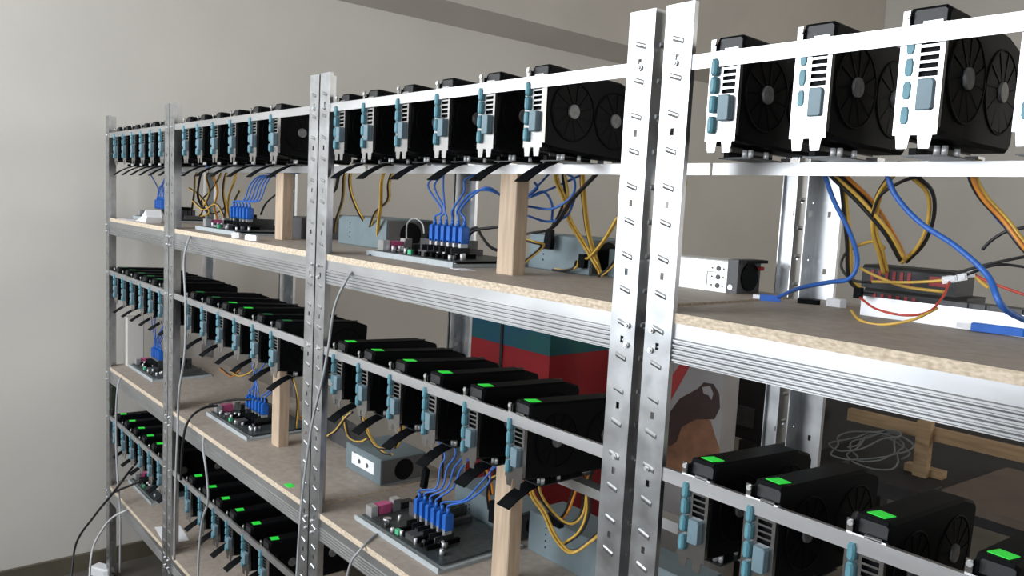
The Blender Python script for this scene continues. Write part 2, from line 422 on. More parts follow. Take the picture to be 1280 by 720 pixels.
# riser boards under the cards
RB = MB().prism([(-0.010, 0.050), (0.036, 0.050), (0.036, 0.172), (-0.010, 0.172)], 2, 0.0, 0.0016).mesh('riser_circuit_board', M['pcb_black'])
RSLOT = MB().box(-0.002, 0.0055, 0.049, 0.145, 0.0016, 0.0085).mesh('slot', M['fan'])
RCAP = MB().cyl((0, 0, 0.0016), 0.0032, 0.0095, 2, 10, 0.0030).mesh('capacitor', M['capac'])
RUSB = MB().box(0.012, 0.026, 0.155, 0.174, 0.0016, 0.008).mesh('socket', M['metal'])
ribbon_pts = [(0.058, 0.0), (0.038, -0.008), (0.018, -0.020), (0.002, -0.033)]
rb = MB()
for i, (yy, zz) in enumerate(ribbon_pts):
    sx = -0.010*i/3
    rb.v += [(-0.004+sx, yy, zz), (0.026+sx, yy, zz), (0.026+sx, yy+0.001, zz-0.0014), (-0.004+sx, yy+0.001, zz-0.0014)]
for i in range(3):
    for k in range(4): rb.face((i*4+k, i*4+(k+1) % 4, i*4+4+(k+1) % 4, i*4+4+k))
rb.face((0, 1, 2, 3)); rb.face((12, 13, 14, 15))
RIBBON = rb.mesh('ribbon', M['black'])
CARD_X = {
 (0,0): [-3.230, -3.120, -3.012, -2.906, -2.800, -2.698],
 (0,1): [-3.235, -3.125, -3.015, -2.908, -2.800, -2.695],
 (0,2): [-3.240, -3.130, -3.020, -2.912, -2.803, -2.698],
 (1,0): [-2.475, -2.358, -2.240, -2.113, -1.983, -1.860],
 (1,1): [-2.435, -2.307, -2.183, -2.067, -1.946, -1.834],
 (1,2): [-2.423, -2.311, -2.200, -2.098, -1.986, -1.872],
 (2,0): [-1.537, -1.425, -1.300, -1.175, -1.052, -0.937],
 (2,1): [-1.518, -1.413, -1.294, -1.176, -1.058, -0.940],
 (3,0): [-0.603, -0.491, -0.378, -0.272],
 (3,1): [-0.600, -0.508, -0.386, -0.270]}
DROOP = {(2,0): -3.0, (3,0): -1.2, (3,1): -4.0, (2,1): -3.0, (1,1): -3.0}
for (ri, li), xs in CARD_X.items():
    zb = RAIL_T[li]-0.121
    for ci, cx in enumerate(xs):
        droop = math.radians(DROOP.get((ri, li), -2.0) + random.uniform(-0.8, 0.8))
        root = empty('graphics_card', (cx, 0.0050, zb+0.004), (0, 0, random.uniform(-0.02, 0.02)))
        lit = li > 0 and not (ri == 1 and li == 1 and ci not in (2, 3)) and not (ri == 0 and li == 1)
        where = '%s from the wall, %s row of the %s' % (ORD[ci], LEVEL[li], RACKS[ri][0])
        tag(root, ('green-lit graphics card, ' if lit else 'black graphics card, ') + where, 'graphics card',
            'graphics cards on the %s row of the %s' % (LEVEL[li], RACKS[ri][0]))
        if 'BR' not in globals(): BR = bracket_mesh()
        br = link('bracket', BR, root)
        flat = (ri == 3 and li == 0 and ci > 0)
        for k, zc in enumerate((0.032, 0.056, 0.078, 0.099)):
            if flat and ci == 1 and k == 0: continue
            link('port_cap', CAP_FLAT if flat else CAP, br, (0.0098 if not flat else 0.010, 0.0, zc))
        link('dvi_cap', DVI_FLAT if flat else DVI, br)
        link('screw', SCREW, br)
        s_ = link('shroud', SHROUD_LONG if li else SHROUD, root); s_.rotation_euler = (droop, 0, 0)
        link('end_cap', FACE, s_)
        p_ = link('circuit_board', PCB_LONG if li else PCB, root); p_.rotation_euler = (droop*0.5, 0, 0)
        for fy in ((0.066, 0.178) if li else (0.058, 0.150)):
            f_ = link('fan', FAN, s_, (0.0405, fy, 0.074)); f_.rotation_euler = (random.uniform(0, 6), 0, 0)
            link('hub', HUB, f_)
        link('logo_light', LOGO_LIT if lit else LOGO_DIM, s_)
        # riser
        rr = empty('riser_card', (cx+random.uniform(-0.002, 0.002), 0.0, zb))
        tag(rr, 'riser card under the %s graphics card from wall, %s row of the %s' % (ORD[ci], LEVEL[li], RACKS[ri][0]), 'riser card', 'riser cards on the %s row of the %s' % (LEVEL[li], RACKS[ri][0]))
        link('riser_circuit_board', RB, rr); link('slot', RSLOT, rr); link('socket', RUSB, rr)
        for (ax, ay) in ((0.022, 0.058), (0.029, 0.060), (0.026, 0.098)): link('capacitor', RCAP, rr, (ax, ay, 0))
        if ri != 3: link('ribbon', RIBBON, rr)

# ------------------------------------------------------------------ cables
def cable(name, pts, r, mt, label, cat='cable', group=None, seg=6, n=6):
    o = link(name, MB().tube(spline(pts, seg), r, n).mesh(name, mt)); return tag(o, label, cat, group)
def power_cable(pts, label, group, wires=('yellow', 'bwire', 'yellow'), r=0.0024, spread=1.0):
    pts = [Vector(p) for p in pts]
    for lev in (RAIL_T[0]-0.121, RAIL_T[1]-0.121):      # lead starts at the riser card above it
        if lev-0.065 < pts[0].z < lev-0.004: pts.insert(0, Vector((pts[0].x, pts[0].y+0.012, lev+0.002)))
    sp = spline(pts, 6); root = empty('power_cable', tuple(sp[-1]))
    tag(root, label, 'cable', group)
    for k, w in enumerate(wires):
        a = 2*math.pi*k/len(wires)+0.4; off = Vector((math.cos(a)*r*1.15*spread, math.sin(a)*r*1.15*spread*0.8, math.sin(a)*r*0.8*spread))
        tw = [p + off - sp[-1] for p in sp]
        link('wire', MB().tube(tw, r, 6).mesh('wire', M[w]), root)
    return root
def P(*l):   # list of (px, py, depth y) -> points
    return [at(a, b, y=c) for (a, b, c) in l]

# ------------------------------------------------------------------ wooden props
def prop(x, y, z0, z1, label, w=0.046, d=0.030):
    mb = MB(); c = 0.0015
    mb.prism([(x-w/2, y-d/2+c), (x-w/2+c, y-d/2), (x+w/2-c, y-d/2), (x+w/2, y-d/2+c), (x+w/2, y+d/2-c), (x+w/2-c, y+d/2), (x-w/2+c, y+d/2), (x-w/2, y+d/2-c)], 2, z0, z1)
    return tag(link('wooden_prop', mb.mesh('wooden_prop', M['wood'])), label, 'wood block', 'wooden props under the support rails')
prop(-1.103, 0.133, SHELF_Z[0], RAIL_T[0]-0.137, 'pine block holding up the rail on the top shelf of the third rack')
prop(-1.075, 0.133, SHELF_Z[1], RAIL_T[1]-0.137, 'pine block holding up the rail on the middle shelf of the third rack')
prop(-2.065, 0.137, SHELF_Z[0], RAIL_T[0]-0.137, 'pine block holding up the rail on the top shelf of the second rack')
prop(-2.060, 0.137, SHELF_Z[1], RAIL_T[1]-0.137, 'pine block holding up the rail on the middle shelf of the second rack')

# ------------------------------------------------------------------ motherboards with blue riser plugs
def motherboard(x0, y0, z, w, d, label, plugx, plugy, seed, tray=True, cooler_x=0.085, socket_x=0.148):
    rnd = random.Random(seed)
    root = empty('motherboard', (x0, y0, z)); tag(root, label, 'motherboard', 'motherboards on the shelves')
    zt = 0.010 if tray else 0.003
    if tray:
        t = MB().box(-0.010, w+0.010, -0.012, d+0.01, 0, 0.006).box(-0.010, w+0.010, -0.012, -0.010, 0.006, 0.011)
        link('tray', t.mesh('tray', M['tray']), root)
    for (sx, sy) in ((0.01, 0.01), (w-0.01, 0.01), (0.01, d-0.01), (w-0.01, d-0.01)):
        link('standoff', MB().cyl((sx, sy, 0.0), 0.003, zt, 2, 6).mesh('standoff', M['metal']), root)
    zt += 0.0
    link('circuit_board', MB().box(0, w, 0, d, zt, zt+0.0018).mesh('circuit_board', M['pcb_green']), root)
    zt += 0.0018
    # rear ports along the short end
    io = MB().box(0.002, 0.026, 0.008, 0.024, zt, zt+0.022)
    link('network_port', io.mesh('network_port', M['metal']), root)
    io = MB().box(0.0, 0.022, 0.030, 0.060, zt, zt+0.020)
    for k in range(3): io.cyl((-0.004, 0.036+k*0.009, zt+0.010), 0.0035, 0.004, 0, 8)
    link('audio_port', io.mesh('audio_port', M['pink']), root)
    io = MB().box(0.002, 0.022, 0.066, 0.084, zt, zt+0.026)
    link('usb_port', io.mesh('usb_port', M['metal']), root)
    link('video_port', MB().box(0.002, 0.020, 0.090, min(0.12, d-0.01), zt, zt+0.014).mesh('video_port', M['pcb_black']), root)
    # cooler
    cx, cy = cooler_x, d*0.60
    hs = MB()
    for k in range(9): hs.box(cx-0.030, cx+0.030, cy-0.030+k*0.007, cy-0.028+k*0.007, zt+0.004, zt+0.030)
    hs.box(cx-0.030, cx+0.030, cy-0.030, cy+0.028, zt, zt+0.004)
    c = link('cooler', hs.mesh('cooler', M['dgrey']), root)
    fb = MB().cyl((cx, cy, zt+0.030), 0.029, 0.012, 2, 18)
    link('cooler_fan', fb.mesh('cooler_fan', M['fan']), c)
    for k in range(2):
        link('memory_stick', MB().box(0.128+k*0.009, 0.1305+k*0.009, d*0.30, d-0.012, zt, zt+0.030).mesh('memory_stick', M['pcb_green'] if k else M['dgrey']), root)
    link('power_socket', MB().box(socket_x, socket_x+0.012, d*0.55, d-0.012, zt, zt+0.012).mesh('power_socket', M['dgrey']), root)
    link('chip_cooler', MB().box(w*0.52, w*0.52+0.03, 0.012, 0.042, zt, zt+0.012).mesh('chip_cooler', M['dgrey']), root)
    for k in range(18):
        ax, ay = rnd.uniform(0.03, w-0.02), rnd.choice((rnd.uniform(0.006, 0.03), rnd.uniform(0.03, d*0.28)))
        link('capacitor', MB().cyl((ax, ay, zt), 0.0035, rnd.uniform(0.008, 0.013), 2, 8).mesh('capacitor', M['capac'] if k % 3 else M['dgrey']), root)
    link('battery', MB().cyl((0.055, 0.03, zt), 0.009, 0.004, 2, 14).mesh('battery', M['metal']), root)
    link('header_connector', MB().box(w*0.42, w*0.42+0.012, 0.006, 0.014, zt, zt+0.010).mesh('header_connector', M['green_part']), root)
    for i, px_ in enumerate(plugx):
        lx, ly = px_-x0, plugy-y0
        link('expansion_slot', MB().box(lx-0.0035, lx+0.0035, ly-0.05, ly+0.03, zt, zt+0.009).mesh('expansion_slot', M['fan']), root)
        a = MB().box(lx-0.0007, lx+0.0007, ly-0.030, ly+0.016, zt+0.004, zt+0.022)
        ad = link('riser_adapter', a.mesh('riser_adapter', M['pcb_black']), root)
        link('usb_socket', MB().box(lx-0.0035, lx+0.0035, ly-0.010, ly+0.008, zt+0.022, zt+0.034).mesh('usb_socket', M['metal']), ad)
    return z+zt+0.034
def usb_cables(plugx, plugy, ztop, targets, where, seed, lean=0.0, mid=None, plug_h=0.036):
    rnd = random.Random(seed)
    for i, px_ in enumerate(plugx):
        root = empty('riser_cable', (px_, plugy, ztop))
        lv, rk = where.split(' shelf of the '); tag(root, 'blue riser cable feeding the %s graphics card from wall, %s row, %s' % (ORD[i], lv, rk), 'cable', 'blue riser cables on the ' + where)
        pl = MB().prism([(-0.0052, -0.010), (0.0052, -0.010), (0.0062, -0.004), (0.0062, 0.006), (0.0052, 0.010), (-0.0052, 0.010), (-0.0062, 0.006), (-0.0062, -0.004)], 2, -0.004, plug_h*0.85, bevel=0.003)
        pl.cyl((0, 0, plug_h*0.85), 0.0042, plug_h*0.3, 2, 8, 0.0028)
        link('plug', pl.mesh('plug', M['usb']), root)
        tx, ty, tz = targets[i % len(targets)]
        o = Vector((px_, plugy, ztop)); t = Vector((tx, ty, tz))
        mids = mid(i, o, t) if mid else [o+Vector((lean*0.3, -0.004, 0.075)), (o+t)/2+Vector((rnd.uniform(-0.03, 0.03), rnd.uniform(-0.05, 0.01), 0.05+rnd.uniform(-0.02, 0.03)))]
        pts = [Vector((0, 0, plug_h*0.9)), Vector((0, 0, plug_h*1.3))] + [mm-o for mm in mids] + [t-o]
        link('wire', MB().tube(spline(pts, 7), 0.0022, 6).mesh('wire', M['usb_wire']), root)

def risers(ri, li): return [(x+0.019, 0.172, RAIL_T[li]-0.121+0.005) for x in CARD_X[(ri, li)]]
# third rack, top shelf
px3 = [-1.392+0.0205*i for i in range(6)]
zt = motherboard(-1.535, 0.105, SHELF_Z[0], 0.300, 0.19, 'motherboard with pink audio port on the top shelf of the third rack', px3, 0.165, 1)
def mid_c1(i, o, t):
    if i < 2: return P((552-18*i+i*22, 262, 0.165), (535+8*i, 232, 0.16), (548+i*12, 212, 0.16))
    if i == 2: return P((556, 262, 0.165), (554, 225, 0.16), (560, 208, 0.165))
    if i == 3: return P((566, 262, 0.16), (580, 240, 0.16), (585, 222, 0.16))
    return P((572+4*i-16, 262, 0.16), (588+6*(i-4), 242, 0.15), (612, 238-3*(i-4), 0.16), (650, 250, 0.22))
usb_cables(px3, 0.165, zt, risers(2, 0), 'top shelf of the third rack', 11, mid=mid_c1)
# third rack, middle shelf
px3b = [-1.350+0.0205*i for i in range(6)]
zt = motherboard(-1.475, 0.062, SHELF_Z[1], 0.295, 0.19, 'motherboard with pink audio port on the middle shelf of the third rack', px3b, 0.125, 2)
def mid_c2(i, o, t):
    if i < 4: return P((545+7*i, 610, 0.14), (550+9*i, 585, 0.15), (553+16*i, 560, 0.16))
    return P((580+6*(i-4), 625, 0.13), (600+10*(i-4), 605, 0.14), (625, 580, 0.16))
usb_cables(px3b, 0.125, zt, risers(2, 1), 'middle shelf of the third rack', 12, mid=mid_c2)
# second rack
px2 = [-2.455+0.025*i for i in range(6)]
zt = motherboard(-2.530, 0.075, SHELF_Z[0], 0.300, 0.19, 'motherboard under an arched blue cable bundle on the top shelf of the second rack', px2, 0.150, 3)
def mid_b1(i, o, t): return P((305+4*i, 250, 0.16), (312+4*i, 232, 0.17), (325+3*i, 220, 0.18), (350, 220, 0.20))
usb_cables(px2, 0.150, zt, risers(1, 0), 'top shelf of the second rack', 13, mid=mid_b1)
px2b = [-2.345+0.023*i for i in range(6)]
zt = motherboard(-2.445, 0.085, SHELF_Z[1], 0.300, 0.19, 'motherboard with green connector on the middle shelf of the second rack', px2b, 0.165, 4)
def mid_b2(i, o, t):
    if i < 4: return P((316+2*i, 485, 0.17), (318+2*i, 468, 0.17))
    return P((335+4*(i-4), 490, 0.17), (350, 475, 0.18))
usb_cables(px2b, 0.165, zt, risers(1, 1), 'middle shelf of the second rack', 14, mid=mid_b2)
# end rack
for li, (mx, my) in enumerate(((-3.312, 0.10), (-3.262, 0.075), (-3.305, 0.085))):
    pxa = [mx+0.034+0.0175*i for i in range(6)]
    zt = motherboard(mx, my, SHELF_Z[li], 0.285, 0.19, 'motherboard on the %s shelf of the end rack by the wall' % LEVEL[li], pxa, my+0.07, 5+li, cooler_x=0.19, socket_x=0.235)
    usb_cables(pxa, my+0.07, zt, risers(0, li), '%s shelf of the end rack' % LEVEL[li], 15+li, lean=0.05)

# ------------------------------------------------------------------ power supplies
def psu(x0, x1, y0, y1, z0, h, label, mt='psu', fan_end=True, sticker=False):
    root = empty('power_supply', ((x0+x1)/2, (y0+y1)/2, z0)); tag(root, label, 'power supply', 'power supplies on the shelves')
    X0, X1, Y0, Y1 = x0-(x0+x1)/2, x1-(x0+x1)/2, y0-(y0+y1)/2, y1-(y0+y1)/2
    c = 0.002
    body = MB().prism([(Y0+c, 0), (Y1-c, 0), (Y1, c), (Y1, h-c), (Y1-c, h), (Y0+c, h), (Y0, h-c), (Y0, c)], 0, X0, X1)
    link('housing', body.mesh('housing', M[mt]), root)
    g = MB()
    for k in range(4): g.cyl((X0+(X1-X0)*0.25, Y0-0.0006, h*0.28+k*h*0.16), 0.0018, 0.001, 1, 8)
    link('vent', g.mesh('vent', M['fan']), root)
    e = MB().box(X1, X1+0.003, Y0+0.004, Y1-0.004, 0.004, h-0.004)
    ee = link('end_panel', e.mesh('end_panel', M['dgrey']), root)
    link('fan_grille', MB().cyl((X1+0.003, 0, h/2), min(h, Y1-Y0)*0.40, 0.002, 0, 16).mesh('fan_grille', M['fan']), ee)
    if sticker:
        s = link('sticker', MB().box(X0+0.03, X1-0.03, Y0-0.0006, Y0, h*0.30, h*0.75).mesh('sticker', M['paper']), root)
        for q in (0.35, 0.70):
            xx = X0+0.03+(X1-X0-0.06)*q
            link('mark', MB().cyl((xx, Y0-0.0012, h*0.52), h*0.09, 0.0006, 1, 12).mesh('mark', M['dgrey']), s)
    return root
psu(-1.215, -1.045, 0.275, 0.365, SHELF_Z[0], 0.070, 'grey power supply behind the pine block on the top shelf of the third rack')
psu(-1.020, -0.905, 0.300, 0.365, SHELF_Z[0], 0.052, 'small grey power supply at the yellow cables on the top shelf of the third rack')
psu(-1.930, -1.690, 0.230, 0.365, SHELF_Z[0], 0.075, 'grey power supply by the third rack on the top shelf of the second rack')
psu(-1.800, -1.630, 0.200, 0.330, SHELF_Z[1], 0.066, 'dark-wired grey power supply on the middle shelf of the second rack', sticker=True)
psu(-1.160, -0.960, 0.265, 0.360, SHELF_Z[1], 0.082, 'grey power supply behind the pine block on the middle shelf of the third rack')
psu(-0.945, -0.765, 0.285, 0.360, SHELF_Z[1], 0.080, 'grey power supply with a white sticker on the middle shelf of the third rack', sticker=True)
psu(-1.420, -1.200, 0.270, 0.360, SHELF_Z[1], 0.060, 'low grey power supply behind the motherboard on the middle shelf of the third rack')
# silver server supply with black fan end
sp = empty('server_power_supply', (-0.85, 0.335, SHELF_Z[0])); tag(sp, 'silver server power supply with a black fan end on the top shelf', 'power supply', 'power supplies on the shelves')
xr = at(908, 363, y=0.305).x + 0.85
link('housing', MB().prism([(-0.030, 0), (0.030, 0), (0.030, 0.052), (-0.028, 0.052), (-0.030, 0.050)], 0, -0.05, xr).mesh('housing', M['psu_silver']), sp)
v = MB()
for k in range(3):
    v.cyl((xr-0.018, -0.0312, 0.010+k*0.014), 0.0042, 0.0012, 1, 10); v.cyl((xr-0.030, -0.0310, 0.010+k*0.014), 0.0015, 0.001, 1, 8); v.cyl((xr-0.008, -0.0310, 0.010+k*0.014), 0.0015, 0.001, 1, 8)
link('vent', v.mesh('vent', M['dgrey']), sp)
link('label_frame', MB().box(xr-0.040, xr-0.039, -0.0305, -0.030, 0.008, 0.032).box(xr-0.040, xr-0.022, -0.0305, -0.030, 0.031, 0.032).mesh('label_frame', M['dgrey']), sp)
fe = MB().prism([(-0.0315, 0), (0.0315, 0), (0.0315, 0.055), (-0.0315, 0.055)], 0, xr, xr+0.020)
fe_ = link('fan_end', fe.mesh('fan_end', M['dgrey']), sp)
link('fan_grille', MB().cyl((xr+0.020, 0, 0.027), 0.023, 0.003, 0, 18).mesh('fan_grille', M['fan']), fe_)
link('latch', MB().box(xr+0.012, xr+0.028, 0.020, 0.030, 0.038, 0.044).mesh('latch', M['print_red']), fe_)
link('screw', MB().cyl((xr+0.008, -0.0330, 0.010), 0.0045, 0.0015, 1, 10).mesh('screw', M['metal']), fe_)
link('handle', MB().box(xr+0.020, xr+0.034, -0.030, 0.030, 0.050, 0.055).mesh('handle', M['black']), fe_)

# black hardware and channel on the fourth rack
Z0 = SHELF_Z[0]
def black_unit(px0, px1, y0, y1, z0, h, label):
    x0, x1 = at(px0, 340, y=y0).x, at(px1, 340, y=y0).x
    root = empty('black_power_supply', ((x0+x1)/2, (y0+y1)/2, z0)); tag(root, label, 'power supply', 'black power supplies')
    w = (x1-x0)/2; d = (y1-y0)/2
    link('housing', MB().prism([(-d, 0), (d, 0), (d, h), (-d+0.004, h), (-d, h-0.004)], 0, -w, w).mesh('housing', M['black_face']), root)
    link('red_label', MB().box(w*0.45, w*0.85, -d-0.0006, -d, h*0.35, h*0.75).mesh('red_label', M['print_red']), root)
    sl = MB()
    for k in range(6): sl.box(-w*0.8+k*w*0.16, -w*0.8+k*w*0.16+w*0.07, -d-0.001, -d, h*0.3, h*0.8)
    link('socket', sl.mesh('socket', M['box_red']), root)
black_unit(1082, 1212, 0.305, 0.368, Z0+0.0, 0.034, 'lower black power supply with red label behind the aluminium channel')
black_unit(1078, 1198, 0.310, 0.366, Z0+0.034, 0.032, 'upper black power supply stacked on another behind the aluminium channel')
ch = MB().prism([(0.262, Z0), (0.262, Z0+0.026), (0.264, Z0+0.026), (0.264, Z0+0.002), (0.298, Z0+0.002), (0.298, Z0+0.020), (0.300, Z0+0.020), (0.300, Z0)], 0, at(1076, 380, y=0.262).x, -0.12)
tag(link('aluminium_channel', ch.mesh('aluminium_channel', M['alu'])), 'aluminium channel lying along the top shelf of the fourth rack', 'metal channel')
mbx = at(1190, 352, y=0.300).x
tray = empty('control_board', (mbx, 0.281, Z0+0.002)); tag(tray, 'black control board set in the aluminium channel under loose wires', 'circuit board')
link('circuit_board', MB().box(0, 0.30, -0.014, 0.014, 0.0, 0.030).mesh('circuit_board', M['pcb_black']), tray)
sk = MB()
for k in range(6): sk.box(0.02+k*0.02, 0.034+k*0.02, -0.016, -0.014, 0.02, 0.030)
link('socket', sk.mesh('socket', M['dgrey']), tray)

# white connectors, red/yellow leads, blue cables on the fourth rack
G4 = 'loose power cables on the fourth rack'
def small_conn(px, py, y, label, w=0.012, mt='paper', n=1, name='wire_connector', cat='connector', group='white wire connectors'):
    p = at(px, py, y=y)
    mb = MB().box(-w/2, w/2, -0.005, 0.005, -0.004, 0.004).box(-w/2+0.002, w/2-0.002, -0.0065, -0.005, -0.002, 0.003)
    o = link(name, mb.mesh(name, M[mt])); o.location = p; o.rotation_euler = (0.1, -0.25, 0.3)
    return tag(o, label, cat, group)
small_conn(1187, 349, 0.24, 'white wire connector joined to red leads', 0.016)
small_conn(1203, 346, 0.24, 'white wire connector beside black wires', 0.010)
small_conn(1214, 342, 0.25, 'small white wire connector beside magenta leads', 0.008)
power_cable(P((1038, 215, .16), (1075, 252, .18), (1108, 290, .2), (1128, 325, .23)), 'yellow power cable slanting down from the rail to the black supplies', G4, ('yellow', 'bwire'))
power_cable(P((1050, 215, .16), (1090, 255, .2), (1118, 300, .24), (1130, 326, .26)), 'orange power cable slanting down beside the yellow one', G4, ('orange', 'bwire'))
power_cable(P((1052, 215, .18), (1055, 250, .2), (1060, 300, .22), (1062, 345, .24), (1075, 362, .25)), 'yellow power cable hanging down the rear post', G4, ('yellow', 'yellow', 'bwire'))
power_cable(P((1118, 215, .16), (1098, 245, .18), (1092, 285, .2), (1100, 315, .22), (1106, 340, .25)), 'yellow power cable curving behind the blue cable', G4, ('yellow', 'bwire', 'yellow'))
power_cable(P((1140, 217, .16), (1162, 240, .18), (1164, 272, .2), (1152, 305, .23), (1130, 328, .25)), 'looped black and yellow power cable below the third card', G4, ('bwire', 'yellow'))
cable('black_wire', P((1155, 218, .15), (1125, 228, .16), (1100, 245, .17), (1090, 270, .18)), 0.002, M['bwire'], 'thin black wire under the rail of the fourth rack', 'wire')
power_cable(P((1215, 217, .14), (1228, 245, .15), (1255, 275, .16), (1282, 310, .16), (1310, 335, .18)), 'thick yellow power cable beside the blue strand', G4, ('yellow', 'yellow', 'bwire', 'orange'))
cable('blue_strand', P((1222, 228, .16), (1240, 262, .165), (1265, 290, .17), (1300, 320, .18)), 0.0032, M['usb_wire'], 'blue strand running under the thick yellow power cable', 'cable', G4)
ug4 = at(1243, 411, z=Z0+0.006)
cable('blue_cable', P((1108, 215, .14), (1120, 245, .14), (1150, 278, .14), (1195, 308, .13), (1235, 345, .12), (1258, 388, .11)) + [ug4 + Vector((0.062, 0.006, 0.004)), ug4 + Vector((0.036, 0.004, 0.0))], 0.0034, M['usb_wire'], 'long blue cable swooping down to a plug on the fourth rack', 'cable', 'blue cables on the fourth rack')
ug = at(1243, 411, z=Z0+0.006)
uo = empty('usb_plug', ug, (0, 0, 0.15)); tag(uo, 'blue usb plug lying on the top shelf of the fourth rack', 'plug')
link('plug', MB().prism([(-0.024, -0.006), (0.03, -0.006), (0.036, -0.003), (0.036, 0.003), (0.03, 0.006), (-0.024, 0.006)], 2, -0.005, 0.005, bevel=0.001).mesh('plug', M['usb']), uo)
link('shell', MB().box(-0.040, -0.024, -0.0045, 0.0045, -0.003, 0.003).mesh('shell', M['metal']), uo)
e1 = at(962, 372, z=Z0+0.005)
cable('blue_cable', P((1030, 215, .15), (1042, 250, .16), (1062, 290, .17)) + [at(1072, 325, y=.18), at(1062, 348, y=.18), at(1035, 353, y=.19), at(1000, 360, y=.21), e1 + Vector((0.012, 0.004, 0.002))], 0.0030, M['usb_wire'], 'blue cable hanging past the rear post to a loose plug', 'cable', 'blue cables on the fourth rack')
uo = empty('usb_plug', e1, (0, 0, 0.5)); tag(uo, 'blue usb plug lying near the silver server power supply', 'plug')
link('plug', MB().box(-0.014, 0.016, -0.005, 0.005, -0.005, 0.004).mesh('plug', M['usb']), uo)
link('shell', MB().box(-0.024, -0.014, -0.004, 0.004, -0.003, 0.003).mesh('shell', M['metal']), uo)
b1 = at(1011, 377, z=Z0+0.003)
bt = empty('black_connector', b1, (0, 0, 0.5)); tag(bt, 'flat black connector lying beside the rear post on the top shelf', 'connector')
link('plug', MB().prism([(-0.016, -0.010), (0.012, -0.010), (0.016, -0.006), (0.016, 0.010), (-0.012, 0.010), (-0.016, 0.006)], 2, -0.003, 0.004, bevel=0.001).mesh('plug', M['black']), bt)
w1 = at(1045, 378, z=Z0+0.006)
wa = MB().prism([(-0.012, -0.006), (0.010, -0.007), (0.016, 0.0), (0.010, 0.008), (-0.010, 0.006)], 2, -0.006, 0.006, bevel=0.002)
o = link('wire_connector', wa.mesh('wire_connector', M['paper'])); o.location = w1; tag(o, 'white plastic connector at the foot of the rear post', 'connector', 'white wire connectors')
k1 = at(1073, 366, y=.24)
o = link('cable_tie_head', MB().box(-0.005, 0.005, -0.004, 0.004, -0.007, 0.007).box(0.005, 0.02, -0.001, 0.001, 0.0, 0.002).mesh('cable_tie_head', M['black'])); o.location = k1; tag(o, 'black connector clip at the end of the aluminium channel', 'clip')
cable('red_wire', P((1075, 372, .22), (1095, 386, .20), (1130, 394, .19), (1160, 390, .2), (1178, 372, .22), (1187, 352, .235)), 0.0016, M['red'], 'red wire drooping from the white connector to the shelf', 'wire')
cable('yellow_wire', P((1064, 388, .21), (1075, 400, .185), (1100, 406, .18), (1140, 400, .185), (1172, 385, .21)), 0.0019, M['yellow'], 'yellow wire lying in an arc on the top shelf of the fourth rack', 'wire')
cable('yellow_wire', P((1090, 352, .235), (1130, 353, .235), (1160, 352, .235), (1182, 350, .235)), 0.0019, M['yellow'], 'straight yellow wire leading to the white connector', 'wire')
cable('yellow_wire', P((1075, 335, .25), (1095, 345, .25), (1130, 358, .255), (1180, 365, .257)), 0.0022, M['yellow'], 'yellow wire lying over the aluminium channel', 'wire')
cable('yellow_wire', P((1072, 307, .24), (1088, 302, .235), (1100, 305, .23), (1106, 311, .23)), 0.0022, M['yellow'], 'short yellow wire arching beside the rear post', 'wire')
cable('black_wire', P((1072, 307, .24), (1056, 318, .24), (1052, 335, .24), (1066, 350, .24), (1090, 353, .24)), 0.0018, M['bwire'], 'black wire looping around the rear post', 'wire')
cable('black_wire', P((1190, 343, .24), (1225, 333, .23), (1260, 325, .22), (1295, 318, .2)), 0.0018, M['bwire'], 'upper black wire rising from the white connectors', 'wire')
cable('black_wire', P((1205, 345, .245), (1245, 331, .24), (1290, 335, .22)), 0.0018, M['bwire'], 'lower black wire bending from the white connectors', 'wire')
cable('orange_wire', P((1228, 312, .2), (1240, 300, .2), (1262, 288, .2), (1300, 282, .2)), 0.0020, M['bwire'], 'black wire curving across at the edge of the thick yellow cable', 'wire')
cable('magenta_wire', P((1215, 342, .25), (1235, 352, .25), (1262, 362, .25), (1300, 375, .25)), 0.0018, M['red'], 'red wire leading away from the small white connector', 'wire')
cable('yellow_wire', P((1216, 343, .25), (1226, 352, .25), (1236, 360, .252)), 0.0024, M['yellow'], 'short yellow wire beside the small white connector', 'wire')
power_cable(P((851, 214, .17), (855, 230, .18), (850, 245, .2), (843, 258, .22), (830, 280, .26)), 'yellow power cable at the joint between third and fourth racks', 'yellow power cables on the third rack', ('yellow', 'bwire'))

